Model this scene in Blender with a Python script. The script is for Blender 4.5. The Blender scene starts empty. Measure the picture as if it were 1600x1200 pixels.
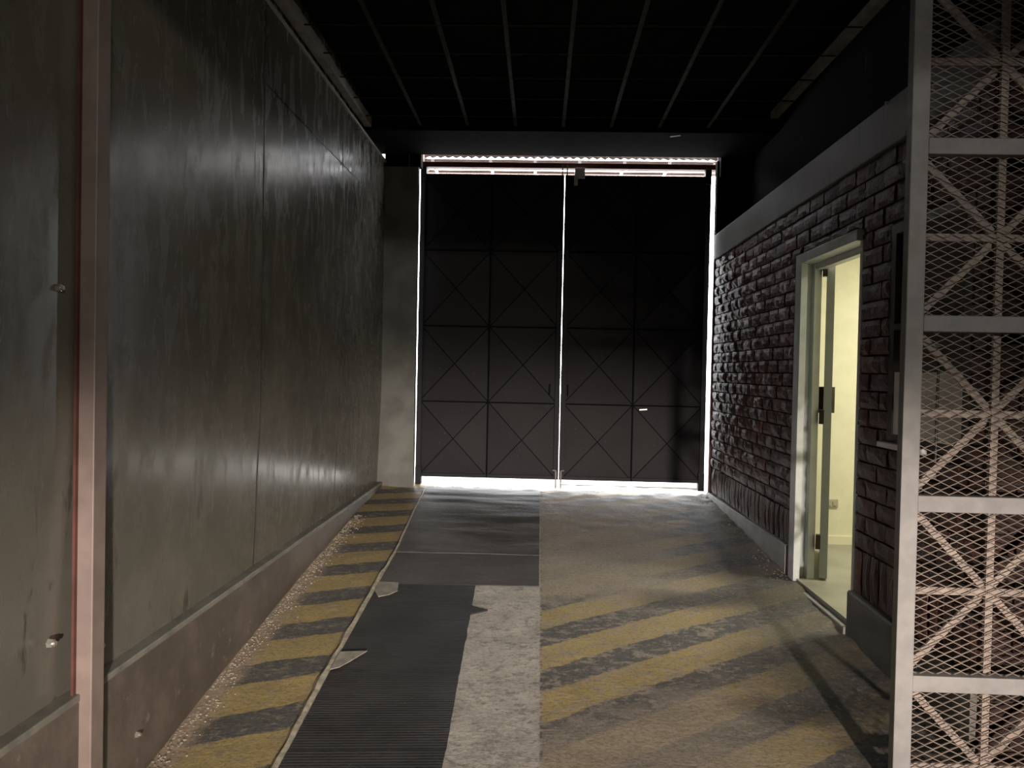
import bpy, bmesh, math, random
from mathutils import Vector, Matrix, noise
SC = bpy.context.scene
COL = SC.collection
random.seed(7)

# ------------------------------------------------------------------ camera
def setup_camera():
    f, vp, lean = 1200.0, (843.0, 580.0), 0.0205
    F = Vector(((vp[0] - 800) / f, (600 - vp[1]) / f, -1)).normalized()
    U = Vector((lean, 1, 0)); U.z = -(U.x * F.x + U.y * F.y) / F.z; U.normalize()
    Rr = F.cross(U)
    cd = bpy.data.cameras.new('camera')
    cam = bpy.data.objects.new('camera', cd)
    COL.objects.link(cam)
    cd.sensor_width = 36.0
    cd.lens = f / 1600.0 * 36.0
    cd.clip_start = 0.02
    m = Matrix((Rr, F, U)).to_4x4()
    m.translation = (0, 0, 1.6)
    cam.matrix_world = m
    SC.camera = cam
setup_camera()

# ------------------------------------------------------------------ world, lamps, exposure
w = bpy.data.worlds.new('overcast_sky'); SC.world = w
w.use_nodes = True
bg = w.node_tree.nodes['Background']
bg.inputs[0].default_value = (0.97, 0.98, 1.0, 1)
bg.inputs[1].default_value = 14.0

def lamp(name, kind, loc, target, power, col, **kw):
    ld = bpy.data.lights.new(name, kind)
    ld.energy = power; ld.color = col
    sc = kw.pop('scale', None)
    for k, v in kw.items(): setattr(ld, k, v)
    o = bpy.data.objects.new(name, ld); COL.objects.link(o)
    o.location = loc
    o.rotation_euler = (Vector(target) - Vector(loc)).to_track_quat('-Z', 'Y').to_euler()
    if sc: o.scale = sc
    return o
# strip lamp on the ceiling of the yard behind, shining over a lintel into the passage
lamp('yard_strip_lamp', 'AREA', (3.2, -6.0, 3.40), (-0.6, 6.0, 1.4), 175, (1.0, 0.93, 0.82), shape='RECTANGLE', size=1.6, size_y=0.12)
# low headlamp of a vehicle waiting to the right behind the mesh gate
lamp('vehicle_headlamp', 'SPOT', (1.25, -4.0, 1.40), (0.15, 2.9, 0.62), 4000, (1.0, 0.86, 0.75), spot_size=math.radians(64), spot_blend=1.0, shadow_soft_size=0.10, scale=(1.0, 0.27, 1.0))
# ceiling lamp inside the guard room
lamp('guard_room_lamp', 'AREA', (2.95, 4.7, 2.70), (2.95, 4.7, 0), 58, (1.0, 0.94, 0.78), shape='SQUARE', size=0.5)

SC.view_settings.view_transform = 'Standard'
SC.view_settings.look = 'None'
SC.view_settings.gamma = 1.0
SC.view_settings.exposure = 0.0
SC.view_settings.use_curve_mapping = False

# ------------------------------------------------------------------ node helpers
class NT:
    def __init__(s, name):
        s.m = bpy.data.materials.new(name); s.m.use_nodes = True
        s.t = s.m.node_tree; s.b = s.t.nodes['Principled BSDF']
        s.tc = s.t.nodes.new('ShaderNodeTexCoord').outputs['Object']
        sp = s.t.nodes.new('ShaderNodeSeparateXYZ'); s.t.links.new(s.tc, sp.inputs[0])
        s.x, s.y, s.z = sp.outputs
    def put(s, sock, v):
        if isinstance(v, bpy.types.NodeSocket): s.t.links.new(v, sock)
        elif isinstance(v, (tuple, list)) and sock.type == 'RGBA': sock.default_value = (*v[:3], 1)
        else: sock.default_value = v
    def m_(s, op, a, b=0.0, c=None, clamp=False):
        n = s.t.nodes.new('ShaderNodeMath'); n.operation = op; n.use_clamp = clamp
        s.put(n.inputs[0], a); s.put(n.inputs[1], b)
        if c is not None: s.put(n.inputs[2], c)
        return n.outputs[0]
    def add(s, a, b): return s.m_('ADD', a, b)
    def sub(s, a, b): return s.m_('SUBTRACT', a, b)
    def mul(s, a, b): return s.m_('MULTIPLY', a, b)
    def step(s, v, e0, e1):
        n = s.t.nodes.new('ShaderNodeMapRange'); n.interpolation_type = 'SMOOTHSTEP'
        s.put(n.inputs[0], v); s.put(n.inputs[1], e0); s.put(n.inputs[2], e1)
        n.inputs[3].default_value = 0; n.inputs[4].default_value = 1
        return n.outputs[0]
    def noise(s, scale=5, detail=4, rough=0.55, stretch=(1, 1, 1), off=0.0, dist=0.0):
        mp = s.t.nodes.new('ShaderNodeMapping'); s.t.links.new(s.tc, mp.inputs[0])
        mp.inputs['Scale'].default_value = stretch
        mp.inputs['Location'].default_value = (off, off * 1.7, off * 0.6)
        n = s.t.nodes.new('ShaderNodeTexNoise'); s.t.links.new(mp.outputs[0], n.inputs['Vector'])
        n.inputs['Scale'].default_value = scale; n.inputs['Detail'].default_value = detail
        n.inputs['Roughness'].default_value = rough; n.inputs['Distortion'].default_value = dist
        return n.outputs['Fac']
    def mix(s, f, a, b):
        n = s.t.nodes.new('ShaderNodeMix'); n.data_type = 'RGBA'
        s.put(n.inputs[0], f); s.put(n.inputs[6], a); s.put(n.inputs[7], b)
        return n.outputs[2]
    def bump(s, h, strength=0.3, dist=0.01):
        n = s.t.nodes.new('ShaderNodeBump'); n.inputs['Strength'].default_value = strength
        n.inputs['Distance'].default_value = dist
        s.t.links.new(h, n.inputs['Height']); s.t.links.new(n.outputs[0], s.b.inputs['Normal'])
    def out(s, col, rough=0.6, metal=0.0, spec=0.5):
        s.put(s.b.inputs['Base Color'], col); s.put(s.b.inputs['Roughness'], rough)
        s.put(s.b.inputs['Metallic'], metal); s.b.inputs['Specular IOR Level'].default_value = spec
        return s.m

def simple(name, c, rough=0.6, metal=0.0, var=0.25, scale=9, bump=0.0, spec=0.5):
    n = NT(name)
    f = n.noise(scale, 5)
    dark = tuple(v * (1 - var) for v in c); lite = tuple(min(1, v * (1 + var)) for v in c)
    if bump: n.bump(n.noise(scale * 6, 3, off=3), bump, 0.004)
    return n.out(n.mix(n.step(f, 0.3, 0.7), dark, lite), rough, metal, spec)

M = {}
def mat_left_wall():
    n = NT('old_gloss_painted_steel')
    big = n.noise(1.6, 4, 0.6)
    streak = n.noise(2.4, 6, 0.65, (5, 5, 0.7), 4.0)
    scuff = n.noise(3.2, 7, 0.7, (3.2, 3.2, 0.9), 9.0, 0.6)
    low = n.step(n.z, 1.9, 0.7)
    c = n.mix(n.step(big, 0.35, 0.65), (0.112, 0.106, 0.088), (0.150, 0.141, 0.117))
    c = n.mix(n.mul(n.step(streak, 0.46, 0.76), 0.25), c, (0.10, 0.085, 0.065))
    c = n.mix(n.mul(n.mul(n.step(scuff, 0.595, 0.67), low), 0.75), c, (0.03, 0.027, 0.024))
    r = n.add(0.21, n.mul(n.step(scuff, 0.42, 0.68), 0.16))
    n.bump(n.add(n.mul(n.noise(2.2, 2, 0.5, (1, 1, 0.6), 2), 1.0), n.mul(n.noise(14, 3, 0.6, (2, 2, 0.5), 7), 0.05)), 0.2, 0.03)
    return n.out(c, r)
def mat_kerb():
    n = NT('brown_painted_kerb')
    c = n.mix(n.step(n.noise(3, 6, 0.65), 0.35, 0.68), (0.080, 0.063, 0.050), (0.135, 0.110, 0.090))
    c = n.mix(n.mul(n.step(n.noise(9, 6, 0.7, off=5), 0.60, 0.70), 0.6), c, (0.27, 0.235, 0.20))
    n.bump(n.noise(20, 5), 0.4, 0.008)
    return n.out(c, 0.6)
def mat_floor():
    n = NT('worn_striped_concrete')
    wob = n.mul(n.sub(n.noise(3.5, 3), 0.5), 0.07)
    fine = n.noise(34, 6, 0.7, off=2)
    mid = n.noise(6, 6, 0.68, off=11)
    wide = n.noise(1.1, 4, 0.6, (1, 0.8, 1), off=21)
    chip = n.noise(15, 5, 0.75, (1, 1.7, 1), off=31)
    conc = n.mix(mid, (0.22, 0.19, 0.15), (0.38, 0.33, 0.27))
    conc = n.mix(n.mul(n.step(fine, 0.55, 0.75), 0.5), conc, (0.38, 0.335, 0.285))
    yel = n.mix(mid, (0.30, 0.232, 0.10), (0.43, 0.335, 0.15))
    gry = n.mix(mid, (0.070, 0.069, 0.066), (0.13, 0.127, 0.122))
    # left stripes: yellow centres every 0.45 m along y
    wob = n.add(wob, n.mul(n.sub(n.noise(11, 5, 0.7, off=81), 0.5), 0.16))
    pl = n.add(n.sub(n.sub(n.y, 3.99), n.mul(n.add(n.x, 1.02), 0.32)), n.mul(wob, 0.35))
    tl = n.m_('ABSOLUTE', n.sub(n.m_('FRACT', n.add(n.m_('DIVIDE', pl, 0.45), 0.5)), 0.5))
    yl = n.step(tl, 0.29, 0.265)
    left = n.mix(yl, gry, yel)
    left = n.mix(n.mul(n.step(chip, 0.55, 0.60), 0.75), left, n.mix(fine, (0.20, 0.165, 0.12), (0.36, 0.31, 0.25)))
    edge = n.step(n.add(n.x, n.mul(n.sub(chip, 0.5), 0.35)), -1.36, -1.46)
    left = n.mix(n.mul(n.step(n.noise(6, 8, 0.75, (1, 1.4, 1), off=95), 0.58, 0.63), 0.6), left, n.mix(fine, (0.16, 0.14, 0.11), (0.34, 0.30, 0.24)))
    left = n.mix(n.mul(edge, n.step(n.y, 6.3, 5.0)), left, n.mix(fine, (0.22, 0.165, 0.11), (0.50, 0.40, 0.30)))
    # right stripes, steeper, every 0.46 m
    pr = n.add(n.sub(n.sub(n.y, 3.82), n.mul(n.sub(n.x, 0.05), 0.62)), n.mul(wob, 0.5))
    tr = n.m_('ABSOLUTE', n.sub(n.m_('FRACT', n.add(n.m_('DIVIDE', pr, 0.46), 0.5)), 0.5))
    yr = n.step(tr, 0.285, 0.255)
    worn_y = n.mul(n.mul(n.step(n.add(n.y, n.mul(n.sub(mid, 0.5), 1.2)), 4.35, 4.75), n.step(n.add(n.x, n.mul(n.sub(wide, 0.5), 0.8)), 1.25, 0.75)), n.step(n.y, 7.5, 6.6))
    near = n.mul(n.step(n.sub(n.add(n.y, n.mul(n.sub(mid, 0.5), 0.9)), n.mul(n.x, 0.45)), 3.30, 3.05), n.step(n.x, 1.25, 0.7))
    worn = n.m_('MAXIMUM', n.mul(worn_y, 0.92), n.mul(near, 0.75))
    chips = n.m_('MAXIMUM', n.mul(n.step(chip, 0.525, 0.565), 0.8), n.mul(n.step(n.noise(5, 8, 0.75, (1, 1.4, 1), off=91), 0.56, 0.60), 0.85))
    right = n.mix(n.m_('MAXIMUM', worn, chips), n.mix(yr, gry, yel), conc)
    grime_shade = n.step(n.add(n.x, n.mul(n.sub(wide, 0.5), 0.7)), 0.85, 1.40)  # dirt plus painted shade of the mesh gate, darker towards the right
    right = n.mix(n.mul(grime_shade, 0.8), right, (0.065, 0.06, 0.055))
    rail_shade = n.mul(n.step(n.m_('ABSOLUTE', n.sub(n.y, n.add(4.62, n.mul(n.sub(wide, 0.5), 0.5)))), 0.20, 0.02), n.mul(n.step(n.x, 0.45, 0.85), n.step(n.x, 1.5, 1.2)))  # shadow of a mesh gate rail painted as a dark streak
    right = n.mix(n.mul(rail_shade, 0.7), right, (0.025, 0.024, 0.023))
    rail_shade2 = n.mul(n.step(n.m_('ABSOLUTE', n.sub(n.y, n.add(3.33, n.mul(n.sub(wide, 0.5), 0.5)))), 0.13, 0.02), n.step(n.x, 0.75, 1.1))  # second painted rail shadow, closer to the camera
    right = n.mix(n.mul(rail_shade2, 0.6), right, (0.03, 0.028, 0.026))
    # bare pale strip between the mat and the joint
    pale = n.mix(n.step(mid, 0.3, 0.7), (0.38, 0.355, 0.32), (0.52, 0.49, 0.45))
    pale = n.mix(n.mul(n.step(chip, 0.53, 0.60), 0.6), pale, (0.17, 0.158, 0.14))
    pale = n.mix(n.mul(n.step(n.noise(2.3, 5, 0.7, (1, 0.4, 1), 41), 0.52, 0.62), 0.35), pale, (0.24, 0.215, 0.19))
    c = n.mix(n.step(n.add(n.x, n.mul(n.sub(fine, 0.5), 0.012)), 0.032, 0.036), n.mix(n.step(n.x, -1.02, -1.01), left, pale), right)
    joint = n.step(n.m_('ABSOLUTE', n.sub(n.add(n.x, n.mul(n.sub(mid, 0.5), 0.015)), 0.036)), 0.010, 0.004)
    c = n.mix(n.mul(joint, 0.45), c, n.mix(n.step(chip, 0.45, 0.55), (0.05, 0.045, 0.04), (0.40, 0.36, 0.31)))
    spec_ = n.step(n.noise(70, 2, 0.5, off=51), 0.74, 0.78)
    c = n.mix(n.mul(spec_, 0.8), c, (0.55, 0.50, 0.44))
    c = n.mix(n.mul(n.step(n.noise(60, 5, 0.75, off=61), 0.46, 0.62), 0.5), c, n.mix(0.6, c, (0.0, 0.0, 0.0)))
    c = n.mix(n.mul(n.step(n.noise(45, 5, 0.75, off=71), 0.52, 0.66), 0.45), c, n.mix(0.5, c, (0.45, 0.40, 0.33)))
    r = n.add(0.50, n.mul(mid, 0.28))
    n.bump(n.add(n.add(n.mul(fine, 0.5), n.mul(chip, 0.6)), n.mul(mid, 0.6)), 0.55, 0.012)
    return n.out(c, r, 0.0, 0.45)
def mat_mat(name, base, worn_amt, off):
    n = NT(name)
    wn = n.noise(2.2, 5, 0.65, (1, 1.6, 1), off)
    c = n.mix(n.step(wn, 0.35, 0.7), base, tuple(min(1, v * (1 + worn_amt)) for v in base))
    c = n.mix(n.mul(n.step(n.noise(3, 6, 0.7, (0.8, 4, 1), off + 4), 0.56, 0.68), 0.5), c, tuple(v * 1.8 for v in base))
    c = n.mix(n.mul(n.step(n.noise(50, 3, off=off + 8), 0.72, 0.76), 0.5), c, (0.25, 0.24, 0.22))
    n.bump(n.add(n.noise(30, 5, off=off), n.mul(n.noise(4, 3, 0.5, (0.6, 3, 1), off), 1.6)), 0.4, 0.008)
    return n.out(c, 0.55)
def mat_brick():
    n = NT('rough_dark_red_brick')
    c = n.mix(n.step(n.noise(5, 4, 0.6), 0.3, 0.7), (0.050, 0.019, 0.016), (0.095, 0.038, 0.030))
    c = n.mix(n.mul(n.step(n.noise(18, 5, 0.7, off=6), 0.58, 0.7), 0.4), c, (0.16, 0.10, 0.09))
    n.bump(n.add(n.noise(26, 5, 0.65, off=1), n.mul(n.noise(60, 3, off=3, stretch=(1, 2.5, 0.5)), 0.5)), 0.85, 0.014)
    return n.out(c, 0.42)
def mat_upper():
    n = NT('peeling_dark_painted_wall')
    pk = n.noise(2.6, 6, 0.7, (1, 3.0, 0.9), 13)
    c = n.mix(n.mul(n.step(pk, 0.62, 0.72), 0.8), (0.008, 0.008, 0.008), (0.10, 0.075, 0.06))
    return n.out(c, 0.9, 0.0, 0.05)
def mat_gate():
    n = NT('flat_black_painted_steel')
    c = n.mix(n.step(n.noise(2.2, 4), 0.3, 0.7), (0.0165, 0.0155, 0.0185), (0.021, 0.020, 0.0235))
    c = n.mix(n.mul(n.step(n.noise(40, 3, off=3), 0.66, 0.72), 0.4), c, (0.09, 0.085, 0.085))
    n.bump(n.noise(7, 3), 0.15, 0.01)
    return n.out(c, 0.6, 0.0, 0.22)
def mat_band():
    n = NT('dirty_cement_band')
    c = n.mix(n.noise(4, 5, 0.6), (0.07, 0.062, 0.054), (0.12, 0.108, 0.096))
    c = n.mix(n.mul(n.step(n.noise(6, 5, 0.6, (1, 4, 0.3), 3), 0.55, 0.68), 0.7), c, (0.055, 0.05, 0.045))
    n.bump(n.noise(24, 4), 0.3, 0.006)
    return n.out(c, 0.55)
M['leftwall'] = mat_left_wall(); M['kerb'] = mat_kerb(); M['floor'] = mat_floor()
M['mat_far'] = mat_mat('worn_black_rubber_sheet', (0.070, 0.067, 0.062), 0.8, 3)
M['mat_mid'] = mat_mat('dusty_black_rubber_sheet', (0.055, 0.053, 0.050), 0.6, 17)
M['mat_rib'] = mat_mat('ribbed_black_rubber', (0.024, 0.024, 0.025), 0.7, 27)
M['brick'] = mat_brick(); M['upper'] = mat_upper(); M['gate'] = mat_gate(); M['band'] = mat_band()
M['mortar'] = simple('dark_mortar', (0.02, 0.014, 0.013), 0.9)
M['pillar'] = simple('grey_rendered_concrete', (0.165, 0.168, 0.155), 0.75, var=0.22, scale=4, bump=0.3)
M['black'] = simple('sooty_black_paint', (0.010, 0.010, 0.011), 0.9, spec=0.05)
M['crease'] = simple('dark_seam_paint', (0.006, 0.006, 0.007), 0.8, spec=0.08)
M['ledge'] = simple('olive_painted_angle', (0.17, 0.165, 0.14), 0.45)
M['darkbrick'] = simple('shaded_brown_brick', (0.022, 0.012, 0.010), 0.8, var=0.4, spec=0.2)  # brick colour darkened to paint in the unlit area behind the mesh
M['brace'] = simple('brownish_steel_strap', (0.24, 0.195, 0.165), 0.55, var=0.15, scale=20)
M['ceil'] = simple('dark_roof_sheet', (0.010, 0.010, 0.010), 0.9, spec=0.05)
M['grille'] = simple('galvanised_bar', (0.05, 0.048, 0.045), 0.8, 0.0, spec=0.1)
M['trim'] = simple('grey_painted_angle', (0.30, 0.28, 0.25), 0.5)
M['post'] = simple('brown_primed_steel', (0.21, 0.163, 0.145), 0.5, var=0.12)
M['mesh'] = simple('dusty_grey_painted_steel', (0.21, 0.202, 0.198), 0.5, var=0.12, scale=14)
M['expanded'] = simple('expanded_steel', (0.16, 0.128, 0.108), 0.5, 0.2)
M['header'] = simple('red_oxide_steel', (0.10, 0.035, 0.028), 0.6)
M['white'] = simple('white_painted_steel', (0.56, 0.60, 0.61), 0.45, var=0.08)
M['whitebar'] = simple('white_canopy_paint', (0.75, 0.72, 0.68), 0.5, var=0.06)
M['pinkbar'] = simple('pale_rust_canopy_paint', (0.22, 0.15, 0.125), 0.6, var=0.1)
M['roomwall'] = simple('cream_emulsion', (0.72, 0.70, 0.52), 0.8, var=0.04)
M['roomfloor'] = simple('grey_green_cement_tile', (0.30, 0.29, 0.23), 0.45, var=0.15, scale=3)
M['leaf'] = simple('grey_white_door_paint', (0.36, 0.39, 0.39), 0.5, var=0.06)
M['lock'] = simple('dark_bronze_lock', (0.06, 0.05, 0.04), 0.4, 0.4)
M['socket'] = simple('beige_socket_plastic', (0.38, 0.36, 0.27), 0.5, var=0.05)
M['chrome'] = simple('dull_zinc', (0.45, 0.43, 0.40), 0.35, 0.7, var=0.1)
M['box'] = simple('pale_grey_enamel', (0.60, 0.60, 0.60), 0.5, var=0.05)
M['blind'] = simple('grey_window_board', (0.7, 0.69, 0.68), 0.6, var=0.1)
M['frame'] = simple('dark_window_frame', (0.045, 0.035, 0.033), 0.45)
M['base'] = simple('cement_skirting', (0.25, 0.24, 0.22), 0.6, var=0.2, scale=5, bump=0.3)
M['basedark'] = simple('dark_cement_skirting', (0.10, 0.10, 0.085), 0.6, var=0.2, scale=5, bump=0.3)  # darker version of the skirting colour for the near length
M['edge'] = simple('scuffed_pale_tape', (0.40, 0.37, 0.29), 0.5, var=0.35, scale=30)
M['tape'] = simple('cloudy_torn_tape', (0.30, 0.275, 0.24), 0.35, var=0.25, scale=22)
M['rubble'] = simple('crumbled_concrete', (0.30, 0.26, 0.21), 0.9, var=0.4, scale=30)
M['wire'] = simple('black_cable', (0.015, 0.014, 0.013), 0.5)
M['greywire'] = simple('grey_cable', (0.22, 0.21, 0.2), 0.5)
M['yard'] = simple('dark_yard_render', (0.16, 0.15, 0.14), 0.8)
M['pave'] = simple('pale_pavement', (0.32, 0.31, 0.295), 0.8, var=0.1)
def mat_glass():
    n = NT('dark_window_glass'); n.b.inputs['Transmission Weight'].default_value = 0.9
    n.b.inputs['IOR'].default_value = 1.45
    return n.out((0.75, 0.75, 0.75), 0.04)
M['glass'] = mat_glass()
def mat_sheet():
    n = NT('pale_corrugated_sheet')
    return n.out((0.30, 0.24, 0.21), 0.7)
M['sheet'] = mat_sheet()

# ------------------------------------------------------------------ mesh helpers
def box(bm, x0, x1, y0, y1, z0, z1, mtx=None, bev=0.0):
    vs = [bm.verts.new((x, y, z)) for x in (x0, x1) for y in (y0, y1) for z in (z0, z1)]
    fs = [(0, 1, 3, 2), (4, 6, 7, 5), (0, 4, 5, 1), (2, 3, 7, 6), (0, 2, 6, 4), (1, 5, 7, 3)]
    faces = [bm.faces.new([vs[i] for i in f]) for f in fs]
    if bev > 0:
        es = list({e for f in faces for e in f.edges})
        r = bmesh.ops.bevel(bm, geom=es, offset=bev, segments=2, affect='EDGES', profile=0.5)
        if mtx: raise ValueError
    if mtx:
        for v in vs: v.co = mtx @ v.co
    return vs
def bar(bm, a, b, wd, dp, up=(0, 1, 0)):
    """rectangular bar from a to b; wd across, dp along up"""
    a, b = Vector(a), Vector(b); d = (b - a).normalized()
    u = Vector(up); u = (u - d * u.dot(d)).normalized(); s = d.cross(u)
    vs = []
    for p in (a, b):
        for i, j in ((-1, -1), (1, -1), (1, 1), (-1, 1)):
            vs.append(bm.verts.new(p + s * (i * wd / 2) + u * (j * dp / 2)))
    for i in range(4):
        bm.faces.new((vs[i], vs[(i + 1) % 4], vs[4 + (i + 1) % 4], vs[4 + i]))
    bm.faces.new(vs[3::-1]); bm.faces.new(vs[4:])
def cyl(bm, a, b, r, seg=12, r2=None):
    a, b = Vector(a), Vector(b); d = (b - a).normalized()
    u = d.orthogonal().normalized(); s = d.cross(u)
    rings = []
    for p, rr in ((a, r), (b, r if r2 is None else r2)):
        rings.append([bm.verts.new(p + (u * math.cos(t) + s * math.sin(t)) * rr) for t in [2 * math.pi * k / seg for k in range(seg)]])
    for i in range(seg):
        bm.faces.new((rings[0][i], rings[0][(i + 1) % seg], rings[1][(i + 1) % seg], rings[1][i]))
    bm.faces.new(rings[0][::-1]); bm.faces.new(rings[1])
def tube(bm, pts, r, seg=8):
    for a, b in zip(pts, pts[1:]): cyl(bm, a, b, r, seg)
def obj(name, bm, mat, parent=None, smooth=False, origin=None):
    bmesh.ops.recalc_face_normals(bm, faces=bm.faces)
    me = bpy.data.meshes.new(name); bm.to_mesh(me); bm.free()
    me.materials.append(mat)
    if smooth:
        for p in me.polygons: p.use_smooth = True
    o = bpy.data.objects.new(name, me); COL.objects.link(o)
    if parent is not None:
        o.parent = parent
        o.matrix_parent_inverse = Matrix.Translation(-Vector(parent.location))
    return o
def B(name, dims, mat, parent=None, bev=0.0):
    bm = bmesh.new(); box(bm, *dims, bev=bev); return obj(name, bm, mat, parent)
def structure(o): o['kind'] = 'structure'; return o
def tag(o, label, cat, group=None):
    o['label'] = label; o['category'] = cat
    if group: o['group'] = group
    return o
def thing(name, loc, label, cat, group=None):
    o = bpy.data.objects.new(name, None); COL.objects.link(o); o.location = loc
    o.empty_display_size = 0.1
    return tag(o, label, cat, group)

def lerp_tab(t, v):
    if v <= t[0][0]: return t[0][1]
    for (a, fa), (b, fb) in zip(t, t[1:]):
        if v <= b: return fa + (fb - fa) * (v - a) / (b - a)
    return t[-1][1]
LPROF = [(0, -0.25), (2.95, 0.0), (3.67, .099), (4.6, .205), (5.11, .265), (6.57, .395), (7.6, .451), (9, .46)]
RPROF = [(0, -0.10), (3.6, .205), (4.26, .25), (5.05, .288), (6.3, .36), (7.63, .421), (9, .44)]
def fz(x, y):
    t = (x + 1.54) / 3.22
    return lerp_tab(LPROF, y) * (1 - t) + lerp_tab(RPROF, y) * t

# ------------------------------------------------------------------ the setting
XL, XR, YG = -1.54, 1.68, 7.6
def grid_floor(name, xs, ys, zf, mat):
    bm = bmesh.new()
    vs = [[bm.verts.new((x, y, zf(x, y))) for x in xs] for y in ys]
    for j in range(len(ys) - 1):
        for i in range(len(xs) - 1):
            bm.faces.new((vs[j][i], vs[j][i + 1], vs[j + 1][i + 1], vs[j + 1][i]))
    o = obj(name, bm, mat, smooth=True); return structure(o)
def lin(a, b, n): return [a + (b - a) * i / n for i in range(n + 1)]
def rough_z(x, y):
    z = fz(x, y)
    a = 0.004
    if y > 7.0: a += 0.010 * min(1, (y - 7.0) / 0.4)
    if x > 1.45: a += 0.012 * min(1, (x - 1.45) / 0.15)
    return z + a * noise.noise(Vector((x * 7, y * 7, 0))) + 0.3 * a * noise.noise(Vector((x * 23, y * 23, 3)))
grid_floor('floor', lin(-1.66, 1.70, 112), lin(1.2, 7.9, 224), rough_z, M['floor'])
grid_floor('floor_yard', lin(-4.2, 4.6, 44), lin(-8.2, 1.2, 40), lambda x, y: fz(max(-1.54, min(1.7, x)), max(0, y)), M['yard'])
grid_floor('floor_side', lin(1.70, 4.6, 20), lin(1.2, 3.0, 20), lambda x, y: fz(1.7, y), M['yard'])
structure(B('ground_outside', (-14, 14, 7.9, 40, 0.30, 0.44), M['pave']))

# left wall: glossy steel panels with open joints
bm = bmesh.new()
ys = [-0.4, 0.92, 2.56, 4.195, 5.86, 7.55]
def dent(z):
    t = max(0.0, min(1.0, (1.35 - z) / 0.9))
    return -0.030 * t
def steel_panel(y0, y1, z0, z1):
    """slightly buckled sheet: its foot is pushed in towards the wall"""
    ny, nz = 14, max(4, int((z1 - z0) / 0.09))
    g = []
    for j in range(nz + 1):
        z = z0 + (z1 - z0) * j / nz
        g.append([bm.verts.new((XL + dent(z) + 0.0012 * noise.noise(Vector((y0 + 3, (y0 + (y1 - y0) * i / ny) * 1.1, z * 0.9))), y0 + (y1 - y0) * i / ny, z)) for i in range(ny + 1)])
    for j in range(nz):
        for i in range(ny): bm.faces.new((g[j][i], g[j][i + 1], g[j + 1][i + 1], g[j + 1][i]))
    rim = [g[0][i] for i in range(ny + 1)] + [g[j][ny] for j in range(1, nz + 1)] + [g[nz][i] for i in range(ny - 1, -1, -1)] + [g[j][0] for j in range(nz - 1, 0, -1)]
    rim = [bm.verts.new(v.co) for v in rim]
    back = [bm.verts.new((XL - 0.05, v.co.y, v.co.z)) for v in rim]
    n = len(rim)
    for i in range(n): bm.faces.new((rim[i], rim[(i + 1) % n], back[(i + 1) % n], back[i]))
for a, b in zip(ys, ys[1:]):
    if a < 4: steel_panel(a + 0.003, b - 0.003, 0.475, 3.60); continue
    steel_panel(a + 0.003, b - 0.003, 0.475, 3.148)
    steel_panel(a + 0.003, b - 0.003, 3.158, 3.60)
box(bm, XL - 0.25, XL - 0.05, -0.5, 7.75, -0.4, 3.95)
wl = structure(obj('wall_left', bm, M['leftwall'], smooth=True))
for p in wl.data.polygons:
    p.use_smooth = abs(p.normal.x) > 0.9 and p.area < 0.2
bm = bmesh.new()
prof = [(XL - 0.01, 0.475), (XL + 0.018, 0.475), (XL + 0.022, 0.455), (XL + 0.022, -0.4), (XL - 0.01, -0.4)]
yy = lin(-0.4, 7.45, 60)
rows = [[bm.verts.new((px + 0.004 * noise.noise(Vector((y * 2, pz * 3, 1))), y, pz)) for px, pz in prof] for y in yy]
for r0, r1 in zip(rows, rows[1:]):
    for i in range(4): bm.faces.new((r0[i], r0[i + 1], r1[i + 1], r1[i]))
structure(obj('baseboard_left', bm, M['kerb']))
# dark seals in the joints between the panels
bm = bmesh.new()
for y in ys[1:-1]:
    for j in range(30):
        z0, z1 = 0.488 + (3.60 - 0.488) * j / 30, 0.488 + (3.60 - 0.488) * (j + 1) / 30
        bar(bm, (XL + dent(z0) + 0.0005, y, z0), (XL + dent(z1) + 0.0005, y, z1), 0.010, 0.003, (1, 0, 0))
box(bm, XL - 0.01, XL + 0.002, 5.07, 7.45, 3.148, 3.159)
structure(obj('trim_13', bm, M['wire']))
# steel angle ledge on the kerb
bm = bmesh.new(); box(bm, XL - 0.045, XL + 0.026, -0.4, 7.45, 0.462, 0.488, bev=0.004)
structure(obj('trim_1', bm, M['ledge']))
# ceiling edge angle, left
structure(B('trim_2', (XL - 0.03, XL + 0.03, -0.4, 7.43, 3.70, 3.78), M['trim']))
structure(B('trim_3', (XL - 0.03, XL + 0.012, -0.4, 7.45, 3.595, 3.615), M['trim']))
# right upper wall, set back above the guard room
bm = bmesh.new()
box(bm, 1.99, 2.15, -0.5, 7.7, 2.93, 3.95)
structure(obj('wall_right_upper', bm, M['upper']))
structure(B('trim_4', (1.93, 1.99, -0.4, 7.5, 3.80, 3.86), M['trim']))
# ceiling slab and end beam
structure(B('ceiling', (-4.3, 4.7, -8.3, 7.7, 3.95, 4.1), M['ceil']))
structure(B('trim_5', (-1.79, 2.2, 6.69, 7.44, 3.675, 3.95), M['black']))
structure(B('trim_6', (-1.54, -1.19, 7.44, 7.56, 3.563, 3.80), M['black']))
structure(B('trim_7', (1.69, 2.2, 7.44, 7.56, 3.50, 3.80), M['black']))
# left pillar beside the gate
bm = bmesh.new()
vs = box(bm, XL - 0.1, -1.212, 7.45, 7.53, 0.3, 3.563, bev=0.006)
box(bm, XL - 0.25, -1.36, 7.53, 7.9, 0.3, 3.563)
structure(obj('wall_gate_left', bm, M['pillar']))
structure(B('wall_gate_right', (1.672, 2.15, 7.50, 7.58, 2.90, 3.66), M['black']))

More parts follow.
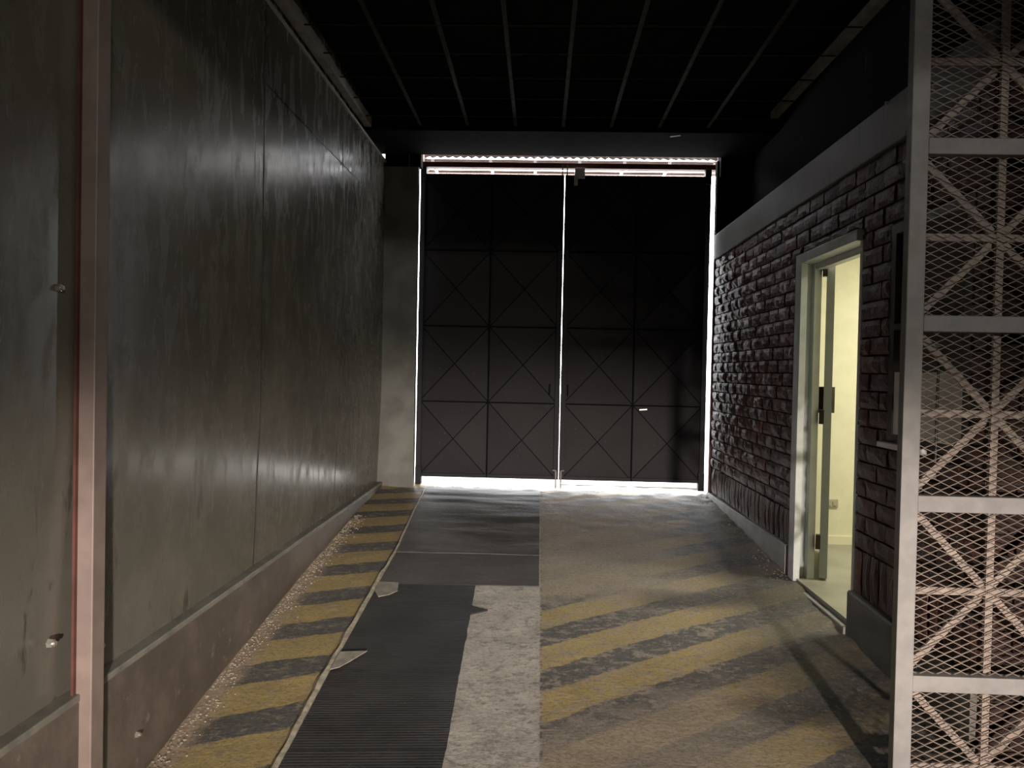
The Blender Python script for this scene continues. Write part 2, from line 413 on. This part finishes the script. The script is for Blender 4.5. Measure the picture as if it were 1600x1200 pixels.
# right brick wall with every brick standing proud of its raked joint
DY0, DY1, DZ0, DZ1 = 4.13, 5.09, 0.28, 2.38     # doorway
WY0, WY1, WZ0, WZ1 = 3.08, 3.79, 1.29, 2.34     # service window
EY0, EY1 = 2.95, 7.55                            # extent
bm = bmesh.new()
def free(y0, y1, z0, z1):
    segs = [(y0, y1)]
    for a, b, c, d in ((DY0 - 0.01, DY1 + 0.01, DZ0, DZ1), (WY0, WY1, WZ0, WZ1)):
        if z1 > c + 0.01 and z0 < d - 0.01:
            ns = []
            for s, e in segs:
                if e <= a or s >= b: ns.append((s, e)); continue
                if s < a: ns.append((s, a))
                if e > b: ns.append((b, e))
            segs = ns
    return segs
def brick(y0, y1, z0, z1):
    todo = [(s, e, z0, z1) for s, e in free(y0, y1, z0, z1)]
    for a, b, d in ((DY0, DY1, DZ1), (WY0, WY1, WZ1)):
        if z0 < d - 0.01 and z1 > d + 0.02 and y1 > a and y0 < b:
            todo.append((max(y0, a), min(y1, b), d + 0.006, z1))
    for s, e, z0, z1 in todo:
        if e - s < 0.03: continue
        j = lambda k=0.004: random.uniform(-k, k)
        p = XR + random.uniform(-0.004, 0.005)
        vs = []
        nseg = 4
        # rough split face: a 3 x 3 patch pushed in and out
        g = []
        for a in range(nseg + 1):
            row = []
            for b in range(nseg):
                ty, tz = a / nseg, b / (nseg - 1)
                edge = 0.008 if (a in (0, nseg) or b in (0, nseg - 1)) else 0.0
                row.append(bm.verts.new((p + edge + random.uniform(-0.0035, 0.0035), s + (e - s) * ty + (j(0.002) if edge else 0), z0 + (z1 - z0) * tz + j(0.002))))
            g.append(row)
        for a in range(nseg):
            for b in range(nseg - 1):
                bm.faces.new((g[a][b], g[a][b + 1], g[a + 1][b + 1], g[a + 1][b]))
        ring = [g[a][0] for a in range(nseg + 1)] + [g[nseg][b] for b in range(1, nseg)] + [g[a][nseg - 1] for a in range(nseg - 1, -1, -1)] + [g[0][b] for b in range(nseg - 2, 0, -1)]
        back = [bm.verts.new((XR + 0.05, v.co.y, v.co.z)) for v in ring]
        for i in range(len(ring)):
            bm.faces.new((ring[i], ring[(i + 1) % len(ring)], back[(i + 1) % len(ring)], back[i]))
# soldier course
y = EY0
while y < EY1 - 0.02:
    brick(y, min(y + 0.088, EY1), 0.468, 0.700); y += 0.098
z, row = 0.712, 0
while z < 2.70:
    y = EY0 - (0.115 if row % 2 else 0)
    while y < EY1 - 0.02:
        brick(max(y, EY0), EY1 if y + 0.27 > EY1 else y + 0.222, z, min(z + 0.082, 2.715)); y += 0.234 if y + 0.27 <= EY1 else 1
    z += 0.0915; row += 1
structure(obj('wall_right', bm, M['brick']))
# mortar backing / masonry core with openings
bm = bmesh.new()
cx0, cx1 = XR + 0.022, XR + 0.13
box(bm, cx0, cx1, EY0, WY0, 0.0, 2.95)
box(bm, cx0, cx1, WY0, WY1, 0.0, WZ0); box(bm, cx0, cx1, WY0, WY1, WZ1, 2.95)
box(bm, cx0, cx1, WY1, DY0, 0.0, 2.95); box(bm, cx0, cx1, DY0, DY1, DZ1, 2.95); box(bm, cx0, cx1, DY1, EY1, 0.0, 2.95)
structure(obj('wall_right_core', bm, M['mortar']))
structure(B('trim_12', (XR - 0.008, XR + 0.03, 7.55, 7.58, 0.40, 2.95), M['header']))
# cement band over the bricks
structure(B('trim_8', (XR - 0.012, XR + 0.33, EY0 - 0.01, EY1, 2.72, 2.95), M['band'], bev=0.006))
# cement skirting, two lengths
bm = bmesh.new()
def skirting(y0, y1, zt0, zt1):
    n = 14; r = []
    for k in range(n + 1):
        y = y0 + (y1 - y0) * k / n; zt = zt0 + (zt1 - zt0) * k / n; o = 0.004 * noise.noise(Vector((y * 5, 2, 2)))
        r.append([bm.verts.new(p) for p in ((XR + 0.03, y, zt), (XR - 0.016 + o, y, zt), (XR - 0.024 + o, y, zt - 0.01), (XR - 0.024 + o, y, -0.1), (XR + 0.03, y, -0.1))])
    for a, b in zip(r, r[1:]):
        for i in range(5): bm.faces.new((a[i], a[(i + 1) % 5], b[(i + 1) % 5], b[i]))
    bm.faces.new(r[0]); bm.faces.new(r[-1][::-1])
skirting(5.15, 7.55, 0.478, 0.452)
structure(obj('baseboard_right', bm, M['base']))
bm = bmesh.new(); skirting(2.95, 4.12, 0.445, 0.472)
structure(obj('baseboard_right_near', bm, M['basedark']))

# guard room
RX1, RY1 = 4.3, 6.05
structure(B('floor_guard_room', (XR + 0.0, RX1, 2.95, RY1 + 0.1, 0.10, 0.300), M['roomfloor']))
structure(B('trim_9', (XR - 0.035, XR + 0.10, 4.13, 5.09, 0.10, 0.272), M['base'], bev=0.006))
structure(B('wall_guard_back', (XR + 0.13, RX1, RY1, RY1 + 0.1, 0.30, 2.9), M['roomwall']))
structure(B('wall_guard_right', (RX1, RX1 + 0.1, 2.95, RY1 + 0.1, 0.30, 2.9), M['roomwall']))
bm = bmesh.new()
for a, b, c, d in ((3.05, WY0, .3, 2.78), (WY1, DY0, .3, 2.78), (DY1, RY1, .3, 2.78), (DY0, DY1, DZ1, 2.78), (WY0, WY1, .3, WZ0), (WY0, WY1, WZ1, 2.78)):
    box(bm, XR + 0.131, XR + 0.14, a, b, c, d)
structure(obj('wall_guard_left', bm, M['roomwall']))
structure(B('wall_guard_front_lining', (XR + 0.13, RX1, 3.04, 3.05, 0.30, 2.9), M['roomwall']))
structure(B('ceiling_guard_room', (XR + 0.13, RX1 + 0.1, 2.95, RY1 + 0.1, 2.78, 2.9), M['roomwall']))
structure(B('roof_guard_room', (XR + 0.0, RX1 + 0.1, 2.95, 7.55, 2.90, 2.945), M['black']))
structure(B('baseboard_guard_room', (XR + 0.13, RX1, RY1 - 0.012, RY1, 0.300, 0.365), M['roomwall']))
# front face of the guard room, seen through the mesh
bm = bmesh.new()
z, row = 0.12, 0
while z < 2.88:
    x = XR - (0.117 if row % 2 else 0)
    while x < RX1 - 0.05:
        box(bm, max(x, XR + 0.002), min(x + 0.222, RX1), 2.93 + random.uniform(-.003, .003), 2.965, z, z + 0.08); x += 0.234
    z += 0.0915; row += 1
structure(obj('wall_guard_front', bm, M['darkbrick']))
structure(B('wall_guard_front_core', (XR + 0.01, RX1, 2.945, 3.04, 0.0, 2.95), M['mortar']))

# door of the guard room: steel frame and the leaf swung into the room
dr = bpy.data.objects.new('door_1', None); COL.objects.link(dr); dr.location = (XR, 5.07, 0.30); structure(dr)
bm = bmesh.new()
box(bm, XR - 0.022, XR + 0.02, 4.985, 5.09, 0.28, 2.325, bev=0.003)      # far jamb, outer face
box(bm, XR + 0.02, XR + 0.112, 5.035, 5.09, 0.29, 2.325, bev=0.003)
box(bm, XR + 0.065, XR + 0.112, 4.985, 5.04, 0.29, 2.325, bev=0.003)      # rebate stop
box(bm, XR - 0.022, XR + 0.13, 4.13, 5.09, 2.325, 2.385, bev=0.003)      # head
box(bm, XR + 0.075, XR + 0.13, 4.14, 5.04, 2.285, 2.325, bev=0.003)
box(bm, XR + 0.012, XR + 0.13, 4.13, 4.165, 0.29, 2.325, bev=0.003)      # near jamb
obj('door_frame', bm, M['white'], dr)
ld = Vector((0.342, 0.94, 0)).normalized(); ls = Vector((ld.y, -ld.x, 0))   # leaf direction and its right-hand normal
hp = Vector((1.835, 4.95, 0))
bm = bmesh.new()
def leaf_box(bm, s0, s1, t0, t1, z0, z1, **k):
    m = Matrix(((ld.x, ls.x, 0, hp.x), (ld.y, ls.y, 0, hp.y), (0, 0, 1, 0), (0, 0, 0, 1)))
    box(bm, s0, s1, t0, t1, z0, z1, mtx=m)
leaf_box(bm, 0, 0.84, -0.024, 0.024, 0.315, 2.335)
lf = obj('door_leaf', bm, M['leaf'], dr)
bm = bmesh.new(); leaf_box(bm, 0.62, 0.74, -0.075, -0.024, 1.345, 1.53); obj('lock_box', bm, M['lock'], lf)['label'] = 'dark bronze lock box'
bm = bmesh.new(); leaf_box(bm, 0.66, 0.69, 0.024, 0.050, 1.345, 1.53); obj('pull_handle', bm, M['lock'], lf)['label'] = 'dark slim pull handle'
for z in (2.24, 1.3, 0.5):
    bm = bmesh.new(); leaf_box(bm, -0.012, 0.03, -0.05, -0.02, z, z + 0.09); obj('hinge', bm, M['lock'], lf)
# wall socket inside
so = thing('wall_socket', (2.292, 6.05, 0.62), 'beige double power socket low on the cream wall seen through the doorway', 'socket')
bm = bmesh.new(); box(bm, 2.243, 2.341, 6.036, 6.05, 0.588, 0.652, bev=0.004); obj('face_plate', bm, M['socket'], so)
bm = bmesh.new(); box(bm, 2.258, 2.285, 6.030, 6.037, 0.603, 0.637); box(bm, 2.299, 2.326, 6.030, 6.037, 0.603, 0.637); obj('outlet', bm, M['socket'], so)

# service window in the brick wall, half behind the mesh post
wn = bpy.data.objects.new('window_1', None); COL.objects.link(wn); wn.location = (XR, 3.43, WZ0); structure(wn)
bm = bmesh.new()
for a, b, c, d in ((WY0, WY0 + .05, WZ0, WZ1), (WY1 - .05, WY1, WZ0, WZ1), (WY0 + .05, WY1 - .05, WZ0, WZ0 + .04), (WY0 + .05, WY1 - .05, WZ1 - .05, WZ1), (WY0 + .05, WY1 - .05, 1.83, 1.86)):
    box(bm, XR + 0.01, XR + 0.07, a, b, c, d)
obj('window_frame', bm, M['frame'], wn)
bm = bmesh.new(); box(bm, XR + 0.038, XR + 0.044, WY0 + .05, WY1 - .05, WZ0 + .04, WZ1 - .05); obj('pane', bm, M['glass'], wn)
bm = bmesh.new(); box(bm, XR - 0.03, XR + 0.07, 3.42, WY1 + .015, WZ0 - 0.022, WZ0 + 0.004, bev=0.003); obj('window_sill', bm, M['box'], wn)
bm = bmesh.new(); box(bm, XR + 0.016, XR + 0.028, WY0 + .055, WY1 - .055, WZ0 + .045, 1.63); obj('lower_board', bm, M['blind'], wn)
bm = bmesh.new(); box(bm, XR + 0.075, XR + 0.12, WY0, WY1, 1.63, WZ1); obj('dark_blind', bm, M['frame'], wn)

# yard behind the camera, closed in
structure(B('wall_back', (-4.3, 4.7, -8.3, -8.1, -0.4, 4.0), M['yard']))
structure(B('wall_yard_left', (-4.3, -4.1, -8.2, -0.3, -0.4, 4.0), M['yard']))
structure(B('wall_yard_right', (4.5, 4.7, -8.2, 3.05, -0.4, 4.0), M['yard']))
structure(B('wall_yard_return', (-4.3, -1.57, -0.5, -0.4, -0.4, 4.0), M['yard']))
structure(B('wall_yard_end', (2.0, 4.7, 2.99, 3.05, 2.9, 4.0), M['yard']))
structure(B('trim_10', (-1.6, 4.6, -0.6, -0.4, 3.16, 3.96), M['yard']))

# ------------------------------------------------------------------ ceiling grille
gr = thing('ceiling_grille', (0.2, 4, 3.72), 'rusty grid of flat bars and thin rods hung under the dark roof', 'grille')
first = None
for k in range(7):
    x = -1.078 + 0.4127 * k
    if first is None:
        bm = bmesh.new(); box(bm, -0.014, 0.014, 0.4, 6.685, 3.715, 3.722)
        first = obj('flat_bar', bm, M['grille'], gr)
        first.location.x = x
    else:
        c = first.copy(); COL.objects.link(c); c.location.x = x
first = None
for k in range(10):
    y = 6.473 - 0.4255 * k
    if first is None:
        bm = bmesh.new(); cyl(bm, (XL + 0.02, 0, 3.728), (1.92, 0, 3.728), 0.0055, 8)
        first = obj('cross_rod', bm, M['grille'], gr); first.location.y = y
    else:
        c = first.copy(); COL.objects.link(c); c.location.y = y

# ------------------------------------------------------------------ gate
GZ0, GZ1 = 0.528, 3.535
def gate_leaf(x0, x1, name_label, hinge_left):
    t = thing('metal_gate', ((x0 + x1) / 2, 7.64, GZ0), name_label, 'gate', None)
    y0 = 7.60
    # pressed diamond sheet: two by four cells, each cell a shallow pyramid
    bm = bmesh.new()
    nx, nz = 2, 4
    for i in range(nx):
        for j in range(nz):
            a, b = x0 + 0.02 + (x1 - x0 - 0.04) * i / nx, x0 + 0.02 + (x1 - x0 - 0.04) * (i + 1) / nx
            c, d = GZ0 + (GZ1 - GZ0) * j / nz, GZ0 + (GZ1 - GZ0) * (j + 1) / nz
            q = [bm.verts.new(p) for p in ((a, y0 + 0.03, c), (b, y0 + 0.03, c), (b, y0 + 0.03, d), (a, y0 + 0.03, d))]
            m = bm.verts.new(((a + b) / 2, y0 + 0.010, (c + d) / 2))
            for k in range(4): bm.faces.new((q[k], q[(k + 1) % 4], m))
            r = [bm.verts.new((v.co.x, y0 + 0.045, v.co.z)) for v in q]
            bm.faces.new(r)
            for k in range(4): bm.faces.new((q[k], q[(k + 1) % 4], r[(k + 1) % 4], r[k]))
    obj('pressed_sheet', bm, M['gate'], t)
    # creases carry thin welded strips
    for i in range(nx + 1):
        x = x0 + (x1 - x0) * i / nx
        wd = 0.05 if i in (0, nx) else 0.013
        xa = x0 if i == 0 else (x1 - wd if i == nx else x - wd / 2)
        bm = bmesh.new(); box(bm, xa, xa + wd, y0 + 0.004, y0 + 0.05, GZ0, GZ1, bev=0.002); obj('stile', bm, M['gate' if i in (0, nx) else 'crease'], t)
    for j in range(nz + 1):
        z = GZ0 + (GZ1 - GZ0) * j / nz
        h = 0.035 if j in (0, nz) else 0.013
        za = GZ0 if j == 0 else (GZ1 - h if j == nz else z - h / 2)
        bm = bmesh.new(); box(bm, x0 + 0.05, x1 - 0.05, y0 + 0.008, y0 + 0.048, za, za + h); obj('rail', bm, M['gate' if j in (0, nz) else 'crease'], t)
    for i in range(nx):
        for j in range(nz):
            a, b = x0 + 0.03 + (x1 - x0 - 0.06) * i / nx, x0 + 0.03 + (x1 - x0 - 0.06) * (i + 1) / nx
            c, d = GZ0 + 0.01 + (GZ1 - GZ0 - 0.02) * j / nz, GZ0 + 0.01 + (GZ1 - GZ0 - 0.02) * (j + 1) / nz
            m = ((a + b) / 2, y0 + 0.009, (c + d) / 2)
            bm = bmesh.new()
            for px, pz in ((a, c), (b, c), (b, d), (a, d)): bar(bm, (px, y0 + 0.027, pz), m, 0.008, 0.006)
            obj('crease_strip', bm, M['crease'], t)
    # hinge shoe
    hx = x0 if hinge_left else x1 - 0.06
    for z0, z1 in ((GZ0 - 0.075, GZ0 + 0.10), (GZ1 - 0.08, GZ1 + 0.07)):
        bm = bmesh.new(); box(bm, hx, hx + 0.06, y0 - 0.01, y0 + 0.06, z0, z1, bev=0.004); obj('hinge_shoe', bm, M['gate'], t)
    # drop bolt at the meeting stile
    bx = x1 - 0.025 if hinge_left else x0 + 0.018
    bm = bmesh.new(); cyl(bm, (bx, y0 - 0.014, 0.445), (bx, y0 - 0.014, 0.62), 0.007, 10)
    cyl(bm, (bx, y0 - 0.014, 0.62), (bx + (-0.03 if hinge_left else 0.03), y0 - 0.03, 0.625), 0.007, 10)
    obj('drop_bolt', bm, M['trim'], t)['label'] = 'pale grey drop bolt'
    bm = bmesh.new(); hx2 = bx + (-0.075 if hinge_left else 0.055)
    tube(bm, [(hx2, y0 + 0.01, 1.36), (hx2, y0 - 0.035, 1.37), (hx2, y0 - 0.035, 1.46), (hx2, y0 + 0.01, 1.47)], 0.006, 8)
    obj('pull_handle', bm, M['gate'], t)
    return t
GL = gate_leaf(-1.217, 0.2065, 'left leaf of the black pressed steel double gate, next to the grey pillar', True)
GR = gate_leaf(0.2135, 1.640, 'right leaf of the black pressed steel double gate, next to the brick wall', False)
# sliding latch, top bolts
bm = bmesh.new(); box(bm, 0.305, 0.405, 7.575, 7.605, 3.50, 3.60, bev=0.004); box(bm, 0.30, 0.335, 7.57, 7.60, 3.43, 3.52); obj('latch_box', bm, M['box'], GR)['label'] = 'pale grey latch box'
bm = bmesh.new(); cyl(bm, (0.232, 7.59, 3.46), (0.232, 7.59, 3.63), 0.006, 8); obj('top_bolt', bm, M['gate'], GR)
bm = bmesh.new(); cyl(bm, (0.185, 7.59, 3.46), (0.185, 7.59, 3.63), 0.006, 8); obj('top_bolt', bm, M['gate'], GL)
bm = bmesh.new(); bar(bm, (0.99, 7.592, 1.240), (1.065, 7.592, 1.246), 0.012, 0.006); obj('scratched_plate', bm, M['chrome'], GR)['label'] = 'small bright metal plate'
structure(B('trim_11', (-1.26, 1.72, 7.62, 7.70, 3.605, 3.655), M['header']))

# ------------------------------------------------------------------ canopy over the street side of the gate
cp = thing('street_canopy', (0.2, 8.1, 3.7), 'pale canopy of rafters and corrugated sheet outside above the gate', 'canopy')
first = None
for k in range(7):
    x = -1.00 + 0.455 * k
    if k == 0: x = -1.14
    if first is None:
        bm = bmesh.new(); box(bm, -0.015, 0.015, 7.86, 8.32, 3.702, 3.742)
        first = obj('rafter', bm, M['whitebar'], cp); first.location.x = x
    else:
        c = first.copy(); COL.objects.link(c); c.location.x = x
bm = bmesh.new(); box(bm, -1.30, 1.85, 7.88, 7.92, 3.712, 3.755); obj('purlin', bm, M['pinkbar'], cp)
bm = bmesh.new(); box(bm, -1.30, 1.85, 8.23, 8.28, 3.706, 3.732); obj('purlin', bm, M['pinkbar'], cp)
bm = bmesh.new()
n = 260
rows = [[], [], [], []]
for i in range(n + 1):
    x = -1.30 + 3.15 * i / n; z = 3.772 + 0.010 * math.sin(2 * math.pi * x / 0.08)
    for r_, (y, zz) in zip(rows, ((8.50, z + 0.20), (7.88, z), (7.875, 3.84), (8.50, 4.03))): r_.append(bm.verts.new((x, y, zz)))
for a, b in zip(rows, rows[1:]):
    for i in range(n): bm.faces.new((a[i], a[i + 1], b[i + 1], b[i]))
obj('corrugated_sheet', bm, M['sheet'], cp, smooth=True)
for sx in (-1.25, 1.78):
    bm = bmesh.new(); box(bm, sx - 0.03, sx + 0.03, 7.58, 8.3, 3.715, 3.80); obj('side_board', bm, M['pinkbar'], cp)

# ------------------------------------------------------------------ left gate post
po = thing('gate_post', (-1.51, 2.54, -0.1), 'brown steel post standing against the glossy dark left wall', 'post')
bm = bmesh.new(); box(bm, XL + 0.002, -1.475, 2.50, 2.575, -0.12, 3.60, bev=0.004); obj('tube', bm, M['post'], po)
bm = bmesh.new(); box(bm, XL + 0.003, XL + 0.012, 2.485, 2.50, -0.1, 3.6); obj('edge_strip', bm, M['header'], po)

# ------------------------------------------------------------------ mesh gate on the right
mg = thing('mesh_gate', (1.62, 2.77, 0.1), 'tall grey steel frame filled with expanded diamond mesh and star bracing', 'gate')
RZ = [2.4175 + 0.6255, 2.4175, 1.7965, 1.1595, 0.5195, 0.15]
FX0, FX1, FX2 = 1.283, 1.345, 1.915
bm = bmesh.new(); box(bm, FX0, FX1, 2.75, 2.79, 0.10, 3.08, bev=0.003); obj('stile', bm, M['mesh'], mg)
bm = bmesh.new(); box(bm, FX2, FX2 + 0.062, 2.75, 2.79, 0.10, 3.08, bev=0.003); obj('stile', bm, M['mesh'], mg)
for z in RZ:
    h = 0.058
    bm = bmesh.new(); box(bm, FX1, FX2, 2.752, 2.80, z - h / 2, z + h / 2, bev=0.003); obj('rail', bm, M['mesh'], mg)
cxm = 1.628
for a, b in zip(RZ, RZ[1:]):
    lo, hi = b + 0.029, a - 0.029
    if hi - lo < 0.4: lo = hi - 0.58
    zc = (lo + hi) / 2
    bm = bmesh.new(); bar(bm, (cxm, 2.806, max(lo, 0.15)), (cxm, 2.806, hi), 0.026, 0.012); obj('upright', bm, M['brace'], mg)
    bm = bmesh.new(); bar(bm, (FX1, 2.808, zc), (FX2, 2.808, zc), 0.026, 0.012); obj('middle_bar', bm, M['brace'], mg)
    bm = bmesh.new(); bar(bm, (FX1 + .01, 2.818, hi), (FX2 - .01, 2.818, lo), 0.026, 0.010); obj('brace', bm, M['brace'], mg)
    bm = bmesh.new(); bar(bm, (FX1 + .01, 2.828, lo), (FX2 - .01, 2.828, hi), 0.026, 0.010); obj('brace', bm, M['brace'], mg)
# expanded mesh: mirrored zigzag strands
bm = bmesh.new()
DW, DH = 0.060, 0.0300
nseg = int((FX2 - FX1) / (DW / 2)) + 1
k = 0
z = 0.14
while z < 3.03:
    prev = None
    for i in range(nseg + 1):
        x = min(FX1 + i * DW / 2, FX2 + 0.005)
        zz = z + (DH / 2 - 0.001 if (i + k) % 2 else 0.001)
        ring = [bm.verts.new((x, 2.780 + dy, zz + dz)) for dy, dz in ((-0.002, -0.0018), (0.002, -0.0010), (0.002, 0.0018), (-0.002, 0.0010))]
        if prev:
            for q in range(4): bm.faces.new((prev[q], prev[(q + 1) % 4], ring[(q + 1) % 4], ring[q]))
        prev = ring
    z += DH / 2; k += 1
obj('expanded_mesh', bm, M['expanded'], mg)
# thin chain of the bolt hanging behind the mesh
bm = bmesh.new(); cyl(bm, (1.445, 2.84, 1.24), (1.445, 2.84, 1.71), 0.005, 8); obj('hanging_rod', bm, M['wire'], mg)
bm = bmesh.new(); bar(bm, (1.352, 2.84, 1.775), (1.445, 2.84, 1.71), 0.02, 0.012); obj('bolt_lever', bm, M['wire'], mg)

# ------------------------------------------------------------------ floor coverings
def sheet(name, x0, x1, y0, y1, mat, th=0.006, nx=24, ny=40, lift=0.002, wave=0.0, rib=0.0, pitch=0.02, edgef=None, leftf=None):
    bm = bmesh.new()
    if rib: ny = int((y1 - y0) / pitch * 4)
    xs, ys_ = lin(x0, x1, nx), lin(y0, y1, ny)
    top, bot = [], []
    for j, y in enumerate(ys_):
        rt, rb = [], []
        for i, x in enumerate(xs):
            xx = x
            if edgef and i == nx: xx = edgef(y)
            if leftf: xx = leftf(y) + (x1 - leftf(y)) * i / nx
            zt = fz(xx, y) + lift + th + wave * noise.noise(Vector((xx * 2, y * 6, 5)))
            if rib: zt += rib * (1 if j % 4 in (1, 2) else 0)
            rt.append(bm.verts.new((xx, y, zt))); rb.append(bm.verts.new((xx, y, fz(xx, y) - 0.006)))
        top.append(rt); bot.append(rb)
    for j in range(ny):
        for i in range(nx):
            bm.faces.new((top[j][i], top[j][i + 1], top[j + 1][i + 1], top[j + 1][i]))
    for j in range(ny):
        for i in (0, nx): bm.faces.new((top[j][i], top[j + 1][i], bot[j + 1][i], bot[j][i]))
    for i in range(nx):
        for j in (0, ny): bm.faces.new((top[j][i], bot[j][i], bot[j][i + 1], top[j][i + 1]))
    return obj(name, bm, mat)
def mat_left(y): return -0.985 - 0.043 * max(0, y - 5.4)
o = sheet('rubber_mat', -1.055, 0.026, 5.379, 7.44, M['mat_far'], th=0.009, wave=0.006, nx=30, ny=70, leftf=mat_left)
tag(o, 'wide wrinkled black rubber mat lying closest to the gate', 'mat', 'rubber mats on the ramp')
o = sheet('rubber_mat', -0.985, 0.026, 4.782, 5.377, M['mat_mid'], th=0.006, wave=0.003)
tag(o, 'smooth dusty black rubber mat, the second one from the gate', 'mat', 'rubber mats on the ramp')
def torn(y):
    e = -0.372 + 0.03 * (4.78 - y) / 1.8 + 0.006 * noise.noise(Vector((0, y * 9, 0)))
    if 4.28 < y < 4.46: e += 0.10 * max(0, 1 - abs(y - 4.40) / 0.06)
    return e
o = sheet('rubber_mat', -0.985, -0.37, 3.045, 4.780, M['mat_rib'], th=0.004, rib=0.0015, pitch=0.018, nx=16, edgef=torn)
tag(o, 'long ribbed black rubber mat with a torn tab beside the pale concrete strip', 'mat', 'rubber mats on the ramp')
o = sheet('rubber_mat', -0.985, -0.345, 1.6, 3.043, M['mat_rib'], th=0.007, rib=0.0015, pitch=0.018, nx=16)
tag(o, 'ribbed black rubber mat lying nearest the camera at the photo bottom', 'mat', 'rubber mats on the ramp')
# pale tape along the left edge of the mats
bm = bmesh.new()
yy = lin(1.7, 7.35, 110); rr = []
for y in yy:
    wd = 0.020 + 0.010 * noise.noise(Vector((y * 6, 0, 0)))
    if y > 5.0: wd *= 0.6
    xc = mat_left(y) - 0.002 - wd * .8
    rr.append([bm.verts.new((xc - wd, y, fz(xc, y) + 0.004)), bm.verts.new((xc - wd * .2, y, fz(xc, y) + 0.0185)), bm.verts.new((xc + wd * .8, y, fz(xc, y) + 0.0165)), bm.verts.new((xc + wd * .8, y, fz(xc, y) - 0.002))])
for a, b in zip(rr, rr[1:]):
    for i in range(3): bm.faces.new((a[i], a[i + 1], b[i + 1], b[i]))
tag(obj('edge_tape', bm, M['edge']), 'thin pale strip of tape along the left edge of the rubber mats', 'tape')
def patch(pts, label, hz):
    bm = bmesh.new()
    top = [bm.verts.new((x, y, fz(x, y) + hz)) for x, y in pts]
    bot = [bm.verts.new((x, y, fz(x, y) + hz - 0.004)) for x, y in pts]
    bm.faces.new(top); bm.faces.new(bot[::-1])
    for i in range(len(pts)): bm.faces.new((top[i], top[(i + 1) % len(pts)], bot[(i + 1) % len(pts)], bot[i]))
    tag(obj('tape_piece', bm, M['tape']), label, 'tape', 'torn tape pieces on the mats')
patch([(-0.983, 4.66), (-0.983, 4.80), (-0.86, 4.795), (-0.842, 4.66), (-0.88, 4.60), (-0.94, 4.565)], 'small squarish torn tape piece at the upper left corner of the ribbed mat', 0.0135)
patch([(-0.983, 3.66), (-0.983, 3.79), (-0.983, 3.84), (-0.845, 3.85), (-0.90, 3.75), (-0.945, 3.68)], 'pointed torn tape piece stuck to the mat beside a yellow stripe', 0.0215)
# crumbled concrete along the foot of the left kerb
bm = bmesh.new()
for k in range(1400):
    y = 2.62 + 3.7 * random.random() ** 0.8
    x = XL + 0.03 + abs(random.gauss(0, 0.05))
    s = random.uniform(0.002, 0.007)
    c = Vector((x, y, fz(x, y) + s * 0.3))
    t = bmesh.ops.create_icosphere(bm, subdivisions=1, radius=s)['verts']
    for v in t: v.co = v.co * random.uniform(0.7, 1.25); v.co.z *= 0.7; v.co += c
st = obj('concrete_crumbs', bm, M['rubble']); st['kind'] = 'stuff'
tag(st, 'crumbled concrete bits scattered along the foot of the left kerb', 'rubble')
bm = bmesh.new()
for k in range(320):
    y = 5.0 + 2.5 * random.random(); x = XR - 0.035 - abs(random.gauss(0, 0.06))
    s = random.uniform(0.0015, 0.006)
    c = Vector((x, y, fz(x, y) + s * 0.3))
    t = bmesh.ops.create_icosphere(bm, subdivisions=1, radius=s)['verts']
    for v in t: v.co = v.co * random.uniform(0.7, 1.25); v.co.z *= 0.7; v.co += c
st = obj('gravel', bm, M['base']); st['kind'] = 'stuff'
tag(st, 'loose gravel along the skirting of the brick wall by the gate', 'gravel')

# ------------------------------------------------------------------ small fixings
def bolt(y, z, x, label, r=0.016):
    bm = bmesh.new(); cyl(bm, (x - 0.004, y, z), (x + 0.012, y, z), r, 6, r * 0.85); cyl(bm, (x + 0.012, y, z), (x + 0.02, y, z), r * 0.5, 10)
    tag(obj('wall_bolt', bm, M['chrome']), label, 'bolt', 'bolts on the left wall')
bolt(2.378, 0.702, XL, 'round steel bolt on the left wall to the left of the brown post')
bolt(2.650, 0.596, XL, 'squarish bolt head on the left wall just right of the brown post', 0.018)
bolt(2.877, 0.172, XL + 0.02, 'shiny bolt low on the brown left kerb', 0.013)
bolt(2.399, 1.834, XL, 'small pale bolt high on the left wall beside the brown post', 0.014)
def slot(y, z):
    bm = bmesh.new(); box(bm, XL - 0.002, XL + 0.003, y - 0.011, y + 0.011, z - 0.028, z + 0.028, bev=0.001); return obj('slot_cover', bm, M['wire'])
tag(slot(6.925, 0.64), 'small black slot low on the left wall, nearer the gate', 'slot', 'black slots low on the left wall')
tag(slot(6.15, 0.62), 'small black slot low on the left wall, farther from the gate', 'slot', 'black slots low on the left wall')
bm = bmesh.new(); tube(bm, [(-1.305, 7.443, 3.40), (-1.303, 7.443, 3.56), (-1.302, 7.436, 3.86)], 0.004, 8)
tag(obj('thin_cable', bm, M['greywire']), 'thin grey cable hanging down the top of the grey pillar', 'cable')
bm = bmesh.new(); cyl(bm, (XR - 0.013, 3.814, 2.935), (XR - 0.03, 3.814, 2.935), 0.009, 10)
tag(obj('clip', bm, M['chrome']), 'tiny bright metal clip on the cement band above the brick wall', 'clip')
bm = bmesh.new(); bar(bm, (1.10, 6.80, 3.674), (1.18, 6.76, 3.674), 0.02, 0.004, (0, 0, 1))
tag(obj('paint_chip', bm, M['chrome']), 'pale flake on the black beam under the ceiling near the gate', 'flake')
